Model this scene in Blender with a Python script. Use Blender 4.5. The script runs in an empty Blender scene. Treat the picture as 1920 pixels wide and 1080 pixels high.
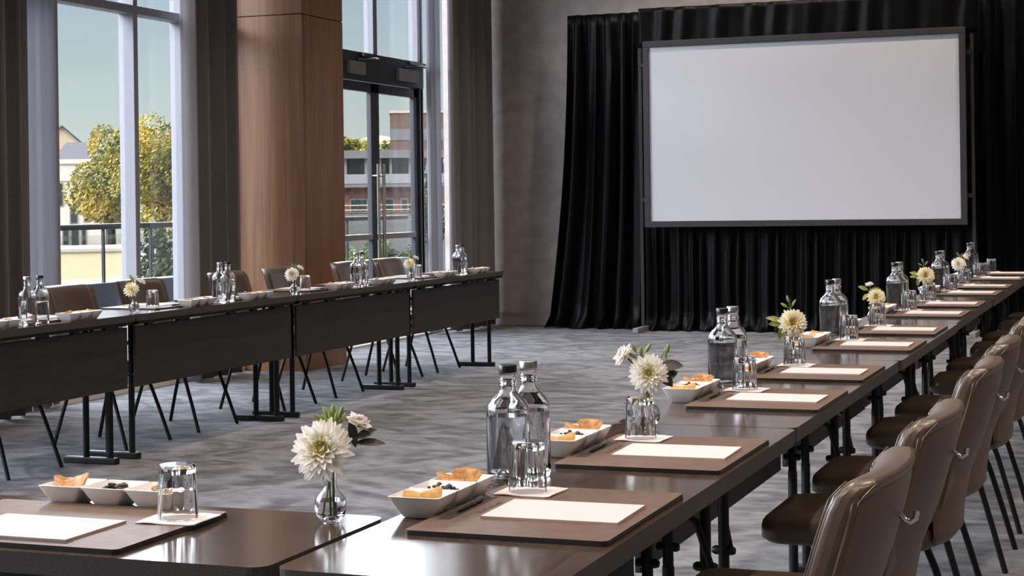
import bpy, bmesh, math, random
from math import sin, cos, pi, radians, sqrt
from mathutils import Vector, Matrix
random.seed(7)
S = bpy.context.scene
COL = S.collection

# ------------------------------------------------------------------ camera
cd = bpy.data.cameras.new('camera'); cam = bpy.data.objects.new('camera', cd); COL.objects.link(cam)
cd.sensor_width = 36.0; cd.lens = 3235.6 * 36 / 1920; cd.shift_y = -(540 - 382.9) / 1920
cd.clip_start = 0.05; cd.clip_end = 600
R_ = Vector((0.93680028, 0.34960359, -0.01351162)); U_ = Vector((0.01229984, 0.00568611, 0.99990819)); F_ = Vector((-0.34964832, 0.93688046, -0.00102668))
m = Matrix((R_, U_, -F_)).transposed().to_4x4(); m.translation = Vector((0, 0, 1.343)); cam.matrix_world = m
S.camera = cam
# ------------------------------------------------------------------ view, world, sun
vs = S.view_settings
vs.view_transform = 'Standard'; vs.look = 'None'; vs.gamma = 1.0; vs.exposure = 0.45; vs.use_curve_mapping = False
S.cycles.use_denoising = True
S.cycles.max_bounces = 10; S.cycles.transmission_bounces = 10; S.cycles.transparent_max_bounces = 12
S.cycles.diffuse_bounces = 4; S.cycles.glossy_bounces = 4
S.cycles.sample_clamp_indirect = 6.0
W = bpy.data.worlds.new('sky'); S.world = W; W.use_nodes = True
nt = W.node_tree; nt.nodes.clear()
tc = nt.nodes.new('ShaderNodeTexCoord'); sx = nt.nodes.new('ShaderNodeSeparateXYZ')
bg = nt.nodes.new('ShaderNodeBackground'); wo = nt.nodes.new('ShaderNodeOutputWorld')
nt.links.new(tc.outputs['Generated'], sx.inputs[0]); nt.links.new(bg.outputs[0], wo.inputs[0])
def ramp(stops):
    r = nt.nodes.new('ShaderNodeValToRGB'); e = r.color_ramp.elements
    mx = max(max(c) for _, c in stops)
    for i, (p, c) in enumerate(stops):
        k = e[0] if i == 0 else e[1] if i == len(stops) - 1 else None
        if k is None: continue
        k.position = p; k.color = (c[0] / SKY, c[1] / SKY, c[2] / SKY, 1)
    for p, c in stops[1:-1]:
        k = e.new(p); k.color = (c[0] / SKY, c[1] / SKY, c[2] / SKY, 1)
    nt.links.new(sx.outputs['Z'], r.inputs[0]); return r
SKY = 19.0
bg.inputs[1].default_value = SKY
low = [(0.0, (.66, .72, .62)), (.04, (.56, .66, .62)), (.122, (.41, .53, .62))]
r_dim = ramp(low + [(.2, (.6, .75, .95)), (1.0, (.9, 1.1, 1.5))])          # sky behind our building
r_boost = ramp(low + [(.16, (4.6, 5.0, 5.5)), (.21, (11.5, 12.2, 13.3)), (.4, (16, 17, 19)), (1.0, (3.5, 4, 5))])   # window-side sky, boosted above the view to light room and table reflections
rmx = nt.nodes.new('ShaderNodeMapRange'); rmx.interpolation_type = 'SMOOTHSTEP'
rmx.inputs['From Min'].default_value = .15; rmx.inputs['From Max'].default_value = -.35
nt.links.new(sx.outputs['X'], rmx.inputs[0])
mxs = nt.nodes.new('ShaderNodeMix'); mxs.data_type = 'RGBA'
nt.links.new(rmx.outputs[0], mxs.inputs[0]); nt.links.new(r_dim.outputs[0], mxs.inputs[6]); nt.links.new(r_boost.outputs[0], mxs.inputs[7]); nt.links.new(mxs.outputs[2], bg.inputs[0])
sl = bpy.data.lights.new('sun', 'SUN'); sl.energy = 2.4; sl.color = (1, .86, .62); sl.angle = radians(1.0)
so = bpy.data.objects.new('sun', sl); COL.objects.link(so); so.rotation_euler = (radians(12), radians(52), 0)   # sun over our own roof, lighting the street
so.location = (20, 0, 30)

# ------------------------------------------------------------------ materials
MAT = {}
def mat(name, col=(.5, .5, .5), rough=.5, metal=0.0, spec=.5, **kw):
    M = bpy.data.materials.new(name); M.use_nodes = True
    b = M.node_tree.nodes['Principled BSDF']
    b.inputs['Base Color'].default_value = (*col, 1); b.inputs['Roughness'].default_value = rough
    b.inputs['Metallic'].default_value = metal; b.inputs['Specular IOR Level'].default_value = spec
    for k, v in kw.items(): b.inputs[k.replace('_', ' ')].default_value = v
    MAT[name] = M
    return M
def noisy(M, c1, c2, scale=(1, 1, 1), detail=4, lo=.35, hi=.65, dist=0.0, nscale=5.0, bump=0.0, rough=None, coord='Object'):
    t = M.node_tree; b = t.nodes['Principled BSDF']
    tcn = t.nodes.new('ShaderNodeTexCoord'); mp = t.nodes.new('ShaderNodeMapping'); n = t.nodes.new('ShaderNodeTexNoise'); r = t.nodes.new('ShaderNodeValToRGB')
    mp.inputs['Scale'].default_value = scale; n.inputs['Scale'].default_value = nscale; n.inputs['Detail'].default_value = detail; n.inputs['Distortion'].default_value = dist
    t.links.new(tcn.outputs[coord], mp.inputs[0]); t.links.new(mp.outputs[0], n.inputs['Vector']); t.links.new(n.outputs['Fac'], r.inputs[0])
    r.color_ramp.elements[0].position = lo; r.color_ramp.elements[0].color = (*c1, 1); r.color_ramp.elements[1].position = hi; r.color_ramp.elements[1].color = (*c2, 1)
    t.links.new(r.outputs[0], b.inputs['Base Color'])
    if bump:
        bp = t.nodes.new('ShaderNodeBump'); bp.inputs['Strength'].default_value = bump; bp.inputs['Distance'].default_value = .01
        t.links.new(n.outputs['Fac'], bp.inputs['Height']); t.links.new(bp.outputs[0], b.inputs['Normal'])
    return M
noisy(mat('laminate', rough=.15, spec=.8), (.042, .027, .0195), (.072, .048, .036), (30, 1.5, 30), nscale=3, detail=6)
noisy(mat('laminate_cross', rough=.15, spec=.8), (.042, .027, .0195), (.072, .048, .036), (1.5, 30, 30), nscale=3, detail=6)
noisy(mat('table_edge', rough=.45), (.020, .018, .017), (.06, .055, .05), (1, 1, 1), nscale=450, detail=1)
noisy(mat('panel_wood', rough=.5), (.010, .009, .009), (.022, .019, .018), (40, 2, 40), nscale=2.5, detail=6)
mat('black_metal', (.006, .006, .007), .42, spec=.3)
mat('dark_steel', (.10, .10, .105), .35, 1.0)
mat('chrome', (.75, .75, .76), .12, 1.0)
noisy(mat('leather', rough=.30, spec=.6), (.074, .050, .036), (.098, .068, .050), nscale=6, detail=3)
noisy(mat('shell_leather', rough=.42, spec=.5), (.105, .061, .043), (.135, .080, .057), nscale=5, detail=3)
mat('thread', (.42, .40, .38), .6)
noisy(mat('pad_leather', rough=.46, spec=.45), (.098, .059, .040), (.128, .080, .056), nscale=40, detail=3, bump=.05)
mat('pad_edge', (.012, .010, .009), .5)
mat('paper', (.52, .475, .465), .6)
mat('paper_side', (.45, .33, .31), .7)
mat('napkin', (.68, .60, .595), .75)
mat('porcelain', (.86, .86, .86), .22, Coat_Weight=.3)
mat('pen_body', (.10, .075, .06), .25, .6)
mat('glass', (1, 1, 1), 0.0, Transmission_Weight=1.0, IOR=1.45)
mat('water', (.97, .985, 1), 0.0, Transmission_Weight=1.0, IOR=1.33)
mat('black_cap', (.006, .006, .007), .3)
mat('silver_cap', (.45, .45, .46), .35, 1.0)
mat('print_ink', (.03, .03, .035), .6)
noisy(mat('cracker', rough=.7), (.30, .13, .04), (.56, .28, .095), nscale=90, detail=3)
noisy(mat('biscuit', rough=.6), (.42, .20, .05), (.62, .36, .12), nscale=40, detail=3)
noisy(mat('dark_mix', rough=.55), (.012, .008, .006), (.06, .035, .022), nscale=90, detail=2)
noisy(mat('granola', rough=.75), (.30, .19, .10), (.58, .42, .26), nscale=120, detail=3)
def petalmat(name, inner, outer, r):
    M = mat(name, rough=.55, Subsurface_Weight=.0)
    t = M.node_tree; b = t.nodes['Principled BSDF']
    tcn = t.nodes.new('ShaderNodeTexCoord'); l = t.nodes.new('ShaderNodeVectorMath'); l.operation = 'LENGTH'; mr = t.nodes.new('ShaderNodeMapRange'); r_ = t.nodes.new('ShaderNodeValToRGB')
    mr.inputs['From Max'].default_value = r
    t.links.new(tcn.outputs['Object'], l.inputs[0]); t.links.new(l.outputs['Value'], mr.inputs[0]); t.links.new(mr.outputs[0], r_.inputs[0])
    r_.color_ramp.elements[0].color = (*inner, 1); r_.color_ramp.elements[0].position = .12; r_.color_ramp.elements[1].color = (*outer, 1); r_.color_ramp.elements[1].position = .62
    t.links.new(r_.outputs[0], b.inputs['Base Color'])
    tl = t.nodes.new('ShaderNodeBsdfTranslucent'); mx = t.nodes.new('ShaderNodeMixShader'); mx.inputs[0].default_value = .35; o = t.nodes['Material Output']
    t.links.new(r_.outputs[0], tl.inputs[0]); t.links.new(b.outputs[0], mx.inputs[1]); t.links.new(tl.outputs[0], mx.inputs[2]); t.links.new(mx.outputs[0], o.inputs[0])
petalmat('petal_white', (.85, .78, .30), (.93, .91, .86), .05)
petalmat('petal_cream', (.88, .72, .34), (.92, .86, .68), .05)
petalmat('petal_pale', (.75, .70, .40), (.86, .82, .80), .03)
mat('stem_green', (.055, .11, .030), .5)
mat('bud_green', (.20, .27, .055), .5)
noisy(mat('leaf_dark', rough=.4), (.018, .022, .014), (.04, .03, .022), nscale=30)
noisy(mat('leaf_green', rough=.45), (.08, .16, .03), (.24, .27, .06), nscale=25)
mat('flower_heart', (.42, .30, .05), .7)

def carpet():
    M = mat('carpet', rough=.95, spec=.1); t = M.node_tree; b = t.nodes['Principled BSDF']
    tcn = t.nodes.new('ShaderNodeTexCoord'); mp = t.nodes.new('ShaderNodeMapping'); mp.inputs['Scale'].default_value = (1.0, 1.35, 1); mp.inputs['Rotation'].default_value = (0, 0, radians(20))
    n0 = t.nodes.new('ShaderNodeTexNoise'); n0.inputs['Scale'].default_value = 1.25; n0.inputs['Detail'].default_value = 2.5
    n0.inputs['Distortion'].default_value = 1.1
    mul = t.nodes.new('ShaderNodeMath'); mul.operation = 'MULTIPLY'; mul.inputs[1].default_value = 26
    sn = t.nodes.new('ShaderNodeMath'); sn.operation = 'SINE'
    n1 = t.nodes.new('ShaderNodeTexNoise'); n1.inputs['Scale'].default_value = 5.5; n1.inputs['Detail'].default_value = 7; n1.inputs['Roughness'].default_value = .65
    mp2 = t.nodes.new('ShaderNodeMapping'); mp2.inputs['Scale'].default_value = (1.0, 1.6, 1); mp2.inputs['Rotation'].default_value = (0, 0, radians(20))
    n2 = t.nodes.new('ShaderNodeTexNoise'); n2.inputs['Scale'].default_value = 420; n2.inputs['Detail'].default_value = 1
    a = t.nodes.new('ShaderNodeMath'); a.operation = 'MULTIPLY_ADD'; a.inputs[1].default_value = .135
    a2 = t.nodes.new('ShaderNodeMath'); a2.operation = 'MULTIPLY_ADD'; a2.inputs[1].default_value = .30
    r = t.nodes.new('ShaderNodeValToRGB')
    L = t.links.new
    L(tcn.outputs['Object'], mp.inputs[0]); L(mp.outputs[0], n0.inputs['Vector']); L(n0.outputs['Fac'], mul.inputs[0]); L(mul.outputs[0], sn.inputs[0])
    L(tcn.outputs['Object'], mp2.inputs[0]); L(mp2.outputs[0], n1.inputs['Vector']); L(tcn.outputs['Object'], n2.inputs['Vector'])
    L(sn.outputs[0], a.inputs[0]); L(n1.outputs['Fac'], a.inputs[2]); L(n2.outputs['Fac'], a2.inputs[0]); L(a.outputs[0], a2.inputs[2]); L(a2.outputs[0], r.inputs[0])
    el = r.color_ramp.elements; el[0].position = .36; el[0].color = (.053, .054, .059, 1); el[1].position = .95; el[1].color = (.198, .202, .219, 1)
    L(r.outputs[0], b.inputs['Base Color'])
carpet()
noisy(mat('wallcovering', rough=.75, spec=.25), (.32, .285, .27), (.40, .36, .345), nscale=7, detail=8, bump=.06)
noisy(mat('veneer', rough=.42, spec=.4), (.145, .064, .028), (.20, .096, .045), (14, 14, .5), nscale=2.2, detail=6)
mat('veneer_joint', (.05, .03, .02), .7)
mat('plaster', (.62, .59, .55), .8)
mat('baseboard', (.30, .29, .29), .5)
noisy(mat('curtain_cloth', rough=.85, spec=.15), (.15, .136, .13), (.195, .178, .17), (60, 60, 60), nscale=4, detail=2)
mat('black_velvet', (.0020, .0021, .0027), .46, spec=.12, Sheen_Weight=.015, Sheen_Roughness=.25)
mat('aluminium', (.24, .24, .265), .6)
mat('dark_frame', (.035, .038, .044), .45, .2)
mat('closer_grey', (.26, .25, .25), .5, .3)
mat('screen_white', (.54, .55, .595), .7, spec=.2)
mat('screen_frame', (.022, .022, .025), .6)
def pane():
    M = bpy.data.materials.new('pane_glass'); M.use_nodes = True; t = M.node_tree; t.nodes.clear()
    tr = t.nodes.new('ShaderNodeBsdfTransparent'); tr.inputs[0].default_value = (.89, .89, .885, 1)
    gl = t.nodes.new('ShaderNodeBsdfGlossy'); gl.inputs['Roughness'].default_value = .02
    lw = t.nodes.new('ShaderNodeLayerWeight'); lw.inputs[0].default_value = .5
    pw = t.nodes.new('ShaderNodeMath'); pw.operation = 'POWER'; pw.inputs[1].default_value = 5; t.links.new(lw.outputs['Facing'], pw.inputs[0])
    fr = t.nodes.new('ShaderNodeMath'); fr.operation = 'MULTIPLY_ADD'; fr.inputs[1].default_value = .9; fr.inputs[2].default_value = .03; t.links.new(pw.outputs[0], fr.inputs[0])
    mx = t.nodes.new('ShaderNodeMixShader'); o = t.nodes.new('ShaderNodeOutputMaterial')
    t.links.new(fr.outputs[0], mx.inputs[0]); t.links.new(tr.outputs[0], mx.inputs[1]); t.links.new(gl.outputs[0], mx.inputs[2]); t.links.new(mx.outputs[0], o.inputs[0])
    MAT['pane_glass'] = M
pane()
def sheer():
    M = bpy.data.materials.new('sheer_cloth'); M.use_nodes = True; t = M.node_tree; t.nodes.clear()
    d = t.nodes.new('ShaderNodeBsdfDiffuse'); d.inputs[0].default_value = (.42, .42, .45, 1)
    l = t.nodes.new('ShaderNodeBsdfTranslucent'); l.inputs[0].default_value = (.42, .42, .45, 1)
    mx = t.nodes.new('ShaderNodeMixShader'); mx.inputs[0].default_value = .5; o = t.nodes.new('ShaderNodeOutputMaterial')
    t.links.new(d.outputs[0], mx.inputs[1]); t.links.new(l.outputs[0], mx.inputs[2]); t.links.new(mx.outputs[0], o.inputs[0])
    MAT['sheer_cloth'] = M
sheer()
def emit(name, col, s):
    M = bpy.data.materials.new(name); M.use_nodes = True; t = M.node_tree; t.nodes.clear()
    em = t.nodes.new('ShaderNodeEmission'); em.inputs[0].default_value = (*col, 1); em.inputs[1].default_value = s
    o = t.nodes.new('ShaderNodeOutputMaterial'); t.links.new(em.outputs[0], o.inputs[0]); MAT[name] = M
emit('lamp_lens', (1, .82, .6), 12)

# ------------------------------------------------------------------ mesh helpers
class MB:
    def __init__(s): s.v = []; s.f = []; s.m = []
    def add(s, vs_, fs, mi=0):
        o = len(s.v); s.v += [tuple(p) for p in vs_]
        for f in fs: s.f.append([i + o for i in f]); s.m.append(mi)
        return s
    def box(s, x0, x1, y0, y1, z0, z1, mi=0):
        if x0 > x1: x0, x1 = x1, x0
        if y0 > y1: y0, y1 = y1, y0
        if z0 > z1: z0, z1 = z1, z0
        v = [(x, y, z) for z in (z0, z1) for y in (y0, y1) for x in (x0, x1)]
        return s.add(v, [(0, 2, 3, 1), (4, 5, 7, 6), (0, 1, 5, 4), (2, 6, 7, 3), (0, 4, 6, 2), (1, 3, 7, 5)], mi)
    def tube(s, pts, r, n=10, caps=True, mi=0):
        P = [Vector(p) for p in pts]; rs = r if isinstance(r, (list, tuple)) else [r] * len(P)
        prev = None; rings = []
        for i, p in enumerate(P):
            d = (P[min(i + 1, len(P) - 1)] - P[max(i - 1, 0)]).normalized()
            if prev is None:
                a = Vector((0, 0, 1)) if abs(d.z) < .9 else Vector((1, 0, 0)); u = d.cross(a).normalized()
            else:
                u = (prev - d * prev.dot(d)).normalized()
            prev = u; w = d.cross(u)
            rings.append([p + (u * cos(2 * pi * k / n) + w * sin(2 * pi * k / n)) * rs[i] for k in range(n)])
        v = [q for rg in rings for q in rg]; f = []
        for i in range(len(P) - 1):
            for k in range(n): f.append((i * n + k, i * n + (k + 1) % n, (i + 1) * n + (k + 1) % n, (i + 1) * n + k))
        if caps: f.append(tuple(reversed(range(n)))); f.append(tuple((len(P) - 1) * n + k for k in range(n)))
        return s.add(v, f, mi)
    def lathe(s, prof, n=28, c=(0, 0, 0), mi=0, closed=False):
        v = []; f = []
        for r, z in prof:
            for k in range(n): v.append((c[0] + r * cos(2 * pi * k / n), c[1] + r * sin(2 * pi * k / n), c[2] + z))
        m_ = len(prof)
        for i in range(m_ - (0 if closed else 1)):
            j = (i + 1) % m_
            for k in range(n): f.append((i * n + k, i * n + (k + 1) % n, j * n + (k + 1) % n, j * n + k))
        return s.add(v, f, mi)
    def prism(s, poly, z0, z1, mi=0, mside=None):
        n = len(poly); v = [(x, y, z0) for x, y in poly] + [(x, y, z1) for x, y in poly]
        s.add(v, [tuple(reversed(range(n))), tuple(range(n, 2 * n))], mi)
        return s.add(v, [(k, (k + 1) % n, n + (k + 1) % n, n + k) for k in range(n)], mi if mside is None else mside)
    def grid(s, fn, nu, nv, mi=0):
        v = [fn(i / nu, j / nv) for j in range(nv + 1) for i in range(nu + 1)]
        f = [(j * (nu + 1) + i, j * (nu + 1) + i + 1, (j + 1) * (nu + 1) + i + 1, (j + 1) * (nu + 1) + i) for j in range(nv) for i in range(nu)]
        return s.add(v, f, mi)
    def build(s, name, mats, parent=None, smooth=False, bevel=0, seg=2, merge=False, solid=0, subd=0, angle=40):
        me = bpy.data.meshes.new(name)
        me.from_pydata(s.v, [], s.f)
        for mm in (mats if isinstance(mats, (list, tuple)) else [mats]): me.materials.append(MAT[mm])
        for p, i in zip(me.polygons, s.m): p.material_index = i
        bm = bmesh.new(); bm.from_mesh(me)
        if merge: bmesh.ops.remove_doubles(bm, verts=bm.verts, dist=1e-5)
        bmesh.ops.recalc_face_normals(bm, faces=bm.faces)
        if smooth:
            for f in bm.faces: f.smooth = True
            for ed in bm.edges:
                if len(ed.link_faces) == 2 and ed.calc_face_angle(0) > radians(angle): ed.smooth = False
        bm.to_mesh(me); bm.free()
        o = bpy.data.objects.new(name, me); COL.objects.link(o)
        if parent: o.parent = parent
        if bevel:
            b = o.modifiers.new('bevel', 'BEVEL'); b.width = bevel; b.segments = seg; b.limit_method = 'ANGLE'; b.angle_limit = radians(35)
        if solid:
            b = o.modifiers.new('thickness', 'SOLIDIFY'); b.thickness = solid; b.offset = 0
        if subd:
            b = o.modifiers.new('smooth', 'SUBSURF'); b.levels = subd; b.render_levels = subd
        return o
def rrect(x0, x1, y0, y1, r, n=5):
    P = []
    for cx, cy, a in ((x1 - r, y1 - r, 0), (x0 + r, y1 - r, 90), (x0 + r, y0 + r, 180), (x1 - r, y0 + r, 270)):
        for k in range(n + 1): t = radians(a + 90 * k / n); P.append((cx + r * cos(t), cy + r * sin(t)))
    return P
def tag(o, label=None, cat=None, group=None, kind=None):
    if label: o['label'] = label
    if cat: o['category'] = cat
    if group: o['group'] = group
    if kind: o['kind'] = kind
    return o
def thing(name, label, cat, loc=(0, 0, 0), rz=0, group=None):
    o = bpy.data.objects.new(name, None); COL.objects.link(o); o.location = loc; o.rotation_euler = (0, 0, rz); o.empty_display_size = .1
    return tag(o, label, cat, group)
def copy_tree(o, parent=None):
    c = o.copy(); COL.objects.link(c)
    if parent: c.parent = parent
    for ch in list(o.children): copy_tree(ch, c)
    return c
def place(proto, used, label, loc, rz=0):
    """the first call uses the prototype itself, later calls a copy"""
    o = proto if not used else copy_tree(proto)
    used.append(1); o.location = loc; o.rotation_euler = (0, 0, rz); o['label'] = label
    return o
def struct(o): o['kind'] = 'structure'; return o
ORD = ['first', 'second', 'third', 'fourth', 'fifth', 'sixth', 'seventh', 'eighth', 'ninth', 'tenth', 'eleventh', 'twelfth']
def sm(t): return t * t * (3 - 2 * t)

# ------------------------------------------------------------------ room shell
T = .78                  # table top height
GX = -7.15               # glass line
YB = 17.75               # back wall
ZC = 5.4
struct(MB().box(-7.3, 5.5, -3.5, YB, -.12, 0).build('floor', 'carpet'))
struct(MB().box(-7.4, 5.6, -3.6, YB + .1, ZC, ZC + .2).build('ceiling', 'plaster'))
struct(MB().box(-7.4, 5.6, YB, YB + .2, -.12, ZC).build('wall_back', 'wallcovering'))
struct(MB().box(5.5, 5.7, -3.5, YB, -.12, ZC).build('wall_right', 'wallcovering'))
struct(MB().box(-7.4, 5.6, -3.7, -3.5, -.12, ZC).build('wall_front', 'wallcovering'))
wl = MB()
wl.box(-7.3, -7.0, -3.5, -.5, 0, ZC); wl.box(-7.3, -7.0, 8.55, 8.95, 0, ZC); wl.box(-7.3, -7.0, 17.45, YB, 0, ZC)
wl.box(-7.3, -7.0, -.5, 8.55, 5.2, ZC); wl.box(-7.3, -7.0, 8.95, 12.46, 5.2, ZC); wl.box(-7.3, -7.0, 13.2, 17.45, 5.2, ZC)
struct(wl.build('wall_left', 'wallcovering'))
struct(MB().box(-6.98, 5.5, YB - .02, YB, 0, .135).box(-6.98, 5.5, YB - .026, YB, .115, .135).build('baseboard_back', 'baseboard'))
# veneered pillar with fine joints
pl = MB()
for z0, z1 in ((.0, 2.885), (2.893, ZC)):
    pl.box(-7.3, -6.44, 12.46, 13.205, z0, z1)
pil = struct(pl.build('pillar', 'veneer', bevel=.002))
MB().box(-7.29, -6.448, 12.468, 13.197, 2.88, 2.9).box(-6.4402, -6.4385, 12.485, 12.489, 0, 2.885).build('joint', 'veneer_joint', pil)

# windows: frame bars and panes
def window(name, y0, y1, mull, z0=0.06, z1=5.2, transoms=(2.78,), fm='aluminium', dx=.08):
    w = bpy.data.objects.new(name, None); COL.objects.link(w); struct(w)
    f = MB(); xs = GX
    for a, b in ((y0, y0 + .07), (y1 - .07, y1)): f.box(xs - .05, xs + dx, a, b, z0, z1)
    f.box(xs - .05, xs + dx, y0, y1, z0 - .06, z0 + .06); f.box(xs - .05, xs + dx, y0, y1, z1 - .08, z1)
    f.build('frame', fm, w, bevel=.004)
    for q in mull: MB().box(xs - .05, xs + dx, q, q + .058, z0, z1).build('mullion', fm, w, bevel=.004)
    for t in transoms: MB().box(xs - .05, xs + dx - .006, y0, y1, t, t + .062).build('transom', fm, w, bevel=.004)
    ys = [y0] + list(mull) + [y1]
    for a, b in zip(ys[:-1], ys[1:]): MB().box(xs - .012, xs - .004, a + .02, b + .03, z0, z1).build('pane', 'pane_glass', w)
    return w
window('window_1', 8.95, 12.46, (9.99, 10.986, 11.70))
window('window_2', -.5, 8.55, (1.0, 2.5, 4.0, 5.5, 7.0))
window('window_3', 16.37, 17.45, (), transoms=(), fm='aluminium', dx=.05)
# sill strips at the foot of the glass
struct(MB().box(-7.14, -7.0, 8.95, 12.46, 0, .05).build('trim_1', 'plaster'))
struct(MB().box(-7.14, -7.0, 13.2, 17.45, 0, .02).build('trim_2', 'plaster'))

# double glass door
dr = bpy.data.objects.new('door_1', None); COL.objects.link(dr); struct(dr)
MB().box(GX - .06, GX + .06, 13.2, 16.43, 2.53, 2.80).build('header', 'dark_frame', dr, bevel=.006)
MB().box(GX - .06, GX + .05, 16.34, 16.42, 0, 2.53).box(GX - .06, GX + .05, 13.2, 13.95, 0, .1).box(GX - .06, GX + .05, 14.18, 14.25, 0, 2.53).build('frame', 'dark_frame', dr, bevel=.004)
for q in (14.19, 15.235, 16.31): MB().box(GX - .05, GX + .05, q, q + .09, 2.8, 5.2).build('mullion', 'aluminium', dr, bevel=.004)
MB().box(GX - .012, GX - .004, 13.2, 16.4, 2.78, 5.2).build('pane', 'pane_glass', dr)
MB().box(GX - .012, GX - .004, 13.2, 14.2, .1, 2.55).build('pane', 'pane_glass', dr)
for a, b in ((14.26, 15.30), (15.315, 16.335)):
    MB().box(GX - .025, GX + .025, a, a + .085, .01, 2.52).box(GX - .025, GX + .025, b - .085, b, .01, 2.52).box(GX - .025, GX + .025, a, b, 2.43, 2.52).box(GX - .025, GX + .025, a, b, .01, .14).build('leaf', 'dark_frame', dr, bevel=.004)
    MB().box(GX - .03, GX + .03, a + .08, b - .08, 1.0, 1.055).build('push_rail', 'closer_grey', dr, bevel=.006)
    MB().box(GX - .006, GX + .002, a + .08, b - .08, .13, 2.44).build('pane', 'pane_glass', dr)
for y0_, y1_, ya in ((14.62, 14.96, 15.16), (15.74, 16.22, 16.55)):
    cl = MB().box(GX + .03, GX + .10, y0_, y1_, 2.58, 2.70).build('closer', 'closer_grey', dr, bevel=.008)
    MB().tube([(GX + .07, y0_ + .2, 2.715), (GX + .16, y0_ + .42, 2.735), (GX + .08, ya + .15, 2.755)], .012, 8).box(GX + .055, GX + .10, y0_ + .3, ya + .2, 2.755, 2.785).build('closer_arm', 'dark_steel', cl)
for yy, xx in ((15.36, GX + .085), (15.23, GX + .085)):
    h = MB().tube([(xx, yy, .50), (xx, yy, 1.735)], .016, 12)
    for z in (.62, 1.62): h.tube([(GX + .02, yy, z), (xx, yy, z)], .009, 8)
    h.build('pull_handle', 'chrome', dr, smooth=True)

# ------------------------------------------------------------------ ceiling lamps
lm = MB().lathe([(.052, 0), (.095, 0), (.10, -.012), (.09, -.016), (.056, -.01), (.052, 0)], 24)
proto = None
lamp_data = bpy.data.lights.new('lamp', 'SPOT'); lamp_data.energy = 165; lamp_data.color = (1, .84, .69); lamp_data.spot_size = radians(105); lamp_data.spot_blend = .6; lamp_data.shadow_soft_size = .06
for x in (-4.1, -2.2, -.3, 2.2):
    for y in (1.2, 4.3, 7.4, 10.5, 13.6, 16.2):
        if proto is None:
            t = thing('ceiling_light', 'round recessed ceiling light above the conference tables', 'ceiling light', (x, y, ZC - .004), 0, 'recessed ceiling lights'); proto = t
            lm.build('trim_ring', 'aluminium', t, smooth=True)
            MB().lathe([(0.001, -.004), (.05, -.004), (.05, 0)], 24).build('lens', 'lamp_lens', t)
        else:
            t = copy_tree(proto); t.location = (x, y, ZC - .004)
        l = bpy.data.objects.new('lamp', lamp_data); COL.objects.link(l); l.location = (x, y, ZC - .05)

# ------------------------------------------------------------------ curtains
def curtain(name, label, cat, y0, y1, x, amp, waves, z0, z1, m_, seed, solid=.006, flare=0, group=None):
    rnd = random.Random(seed); ph = [rnd.uniform(0, 6.28) for _ in range(4)]
    nu = max(24, int(waves * 14))
    def fn(u, v):
        y = y0 + (y1 - y0) * u
        a = 2 * pi * waves * u
        d = amp * (sin(a + .5 * sin(a * .37 + ph[0])) + .35 * sin(2 * a + ph[1] + .3 * v) + .3 * sin(.53 * a + ph[2]))
        return (x + d * (1 - .12 * v) , y + .25 * amp * sin(2 * a + ph[3]), z0 + (z1 - z0) * v)
    return tag(MB().grid(fn, nu, 14).build(name, m_, smooth=True, solid=solid, angle=180), label, cat, group)
curtain('window_curtain', 'taupe floor length curtain nearest the camera beside the tall window', 'curtain', 7.0, 9.42, -6.86, .065, 12, .02, 5.15, 'curtain_cloth', 1, group='taupe window curtains')
curtain('window_curtain', 'taupe floor length curtain between the tall window and wooden pillar', 'curtain', 11.40, 12.20, -6.90, .065, 3.6, .02, 5.15, 'curtain_cloth', 2, group='taupe window curtains')
curtain('window_curtain', 'taupe floor length curtain in the corner beside the back wall', 'curtain', 16.50, 17.58, -6.82, .065, 4.6, .02, 5.15, 'curtain_cloth', 3, group='taupe window curtains')
curtain('sheer_curtain', 'white sheer curtain gathered beside the taupe curtain nearest the camera', 'sheer curtain', 9.50, 9.86, -6.98, .025, 3, .02, 5.15, 'sheer_cloth', 4, .003, group='white sheers')
curtain('sheer_curtain', 'white sheer curtain gathered beside the curtain by the pillar', 'sheer curtain', 11.55, 11.85, -7.0, .018, 2.5, .06, 5.15, 'sheer_cloth', 5, .003, group='white sheers')
curtain('sheer_curtain', 'white sheer curtain gathered between glass door and corner curtain', 'sheer curtain', 16.20, 16.56, -6.95, .022, 3, .03, 5.15, 'sheer_cloth', 6, .003, group='white sheers')

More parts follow.
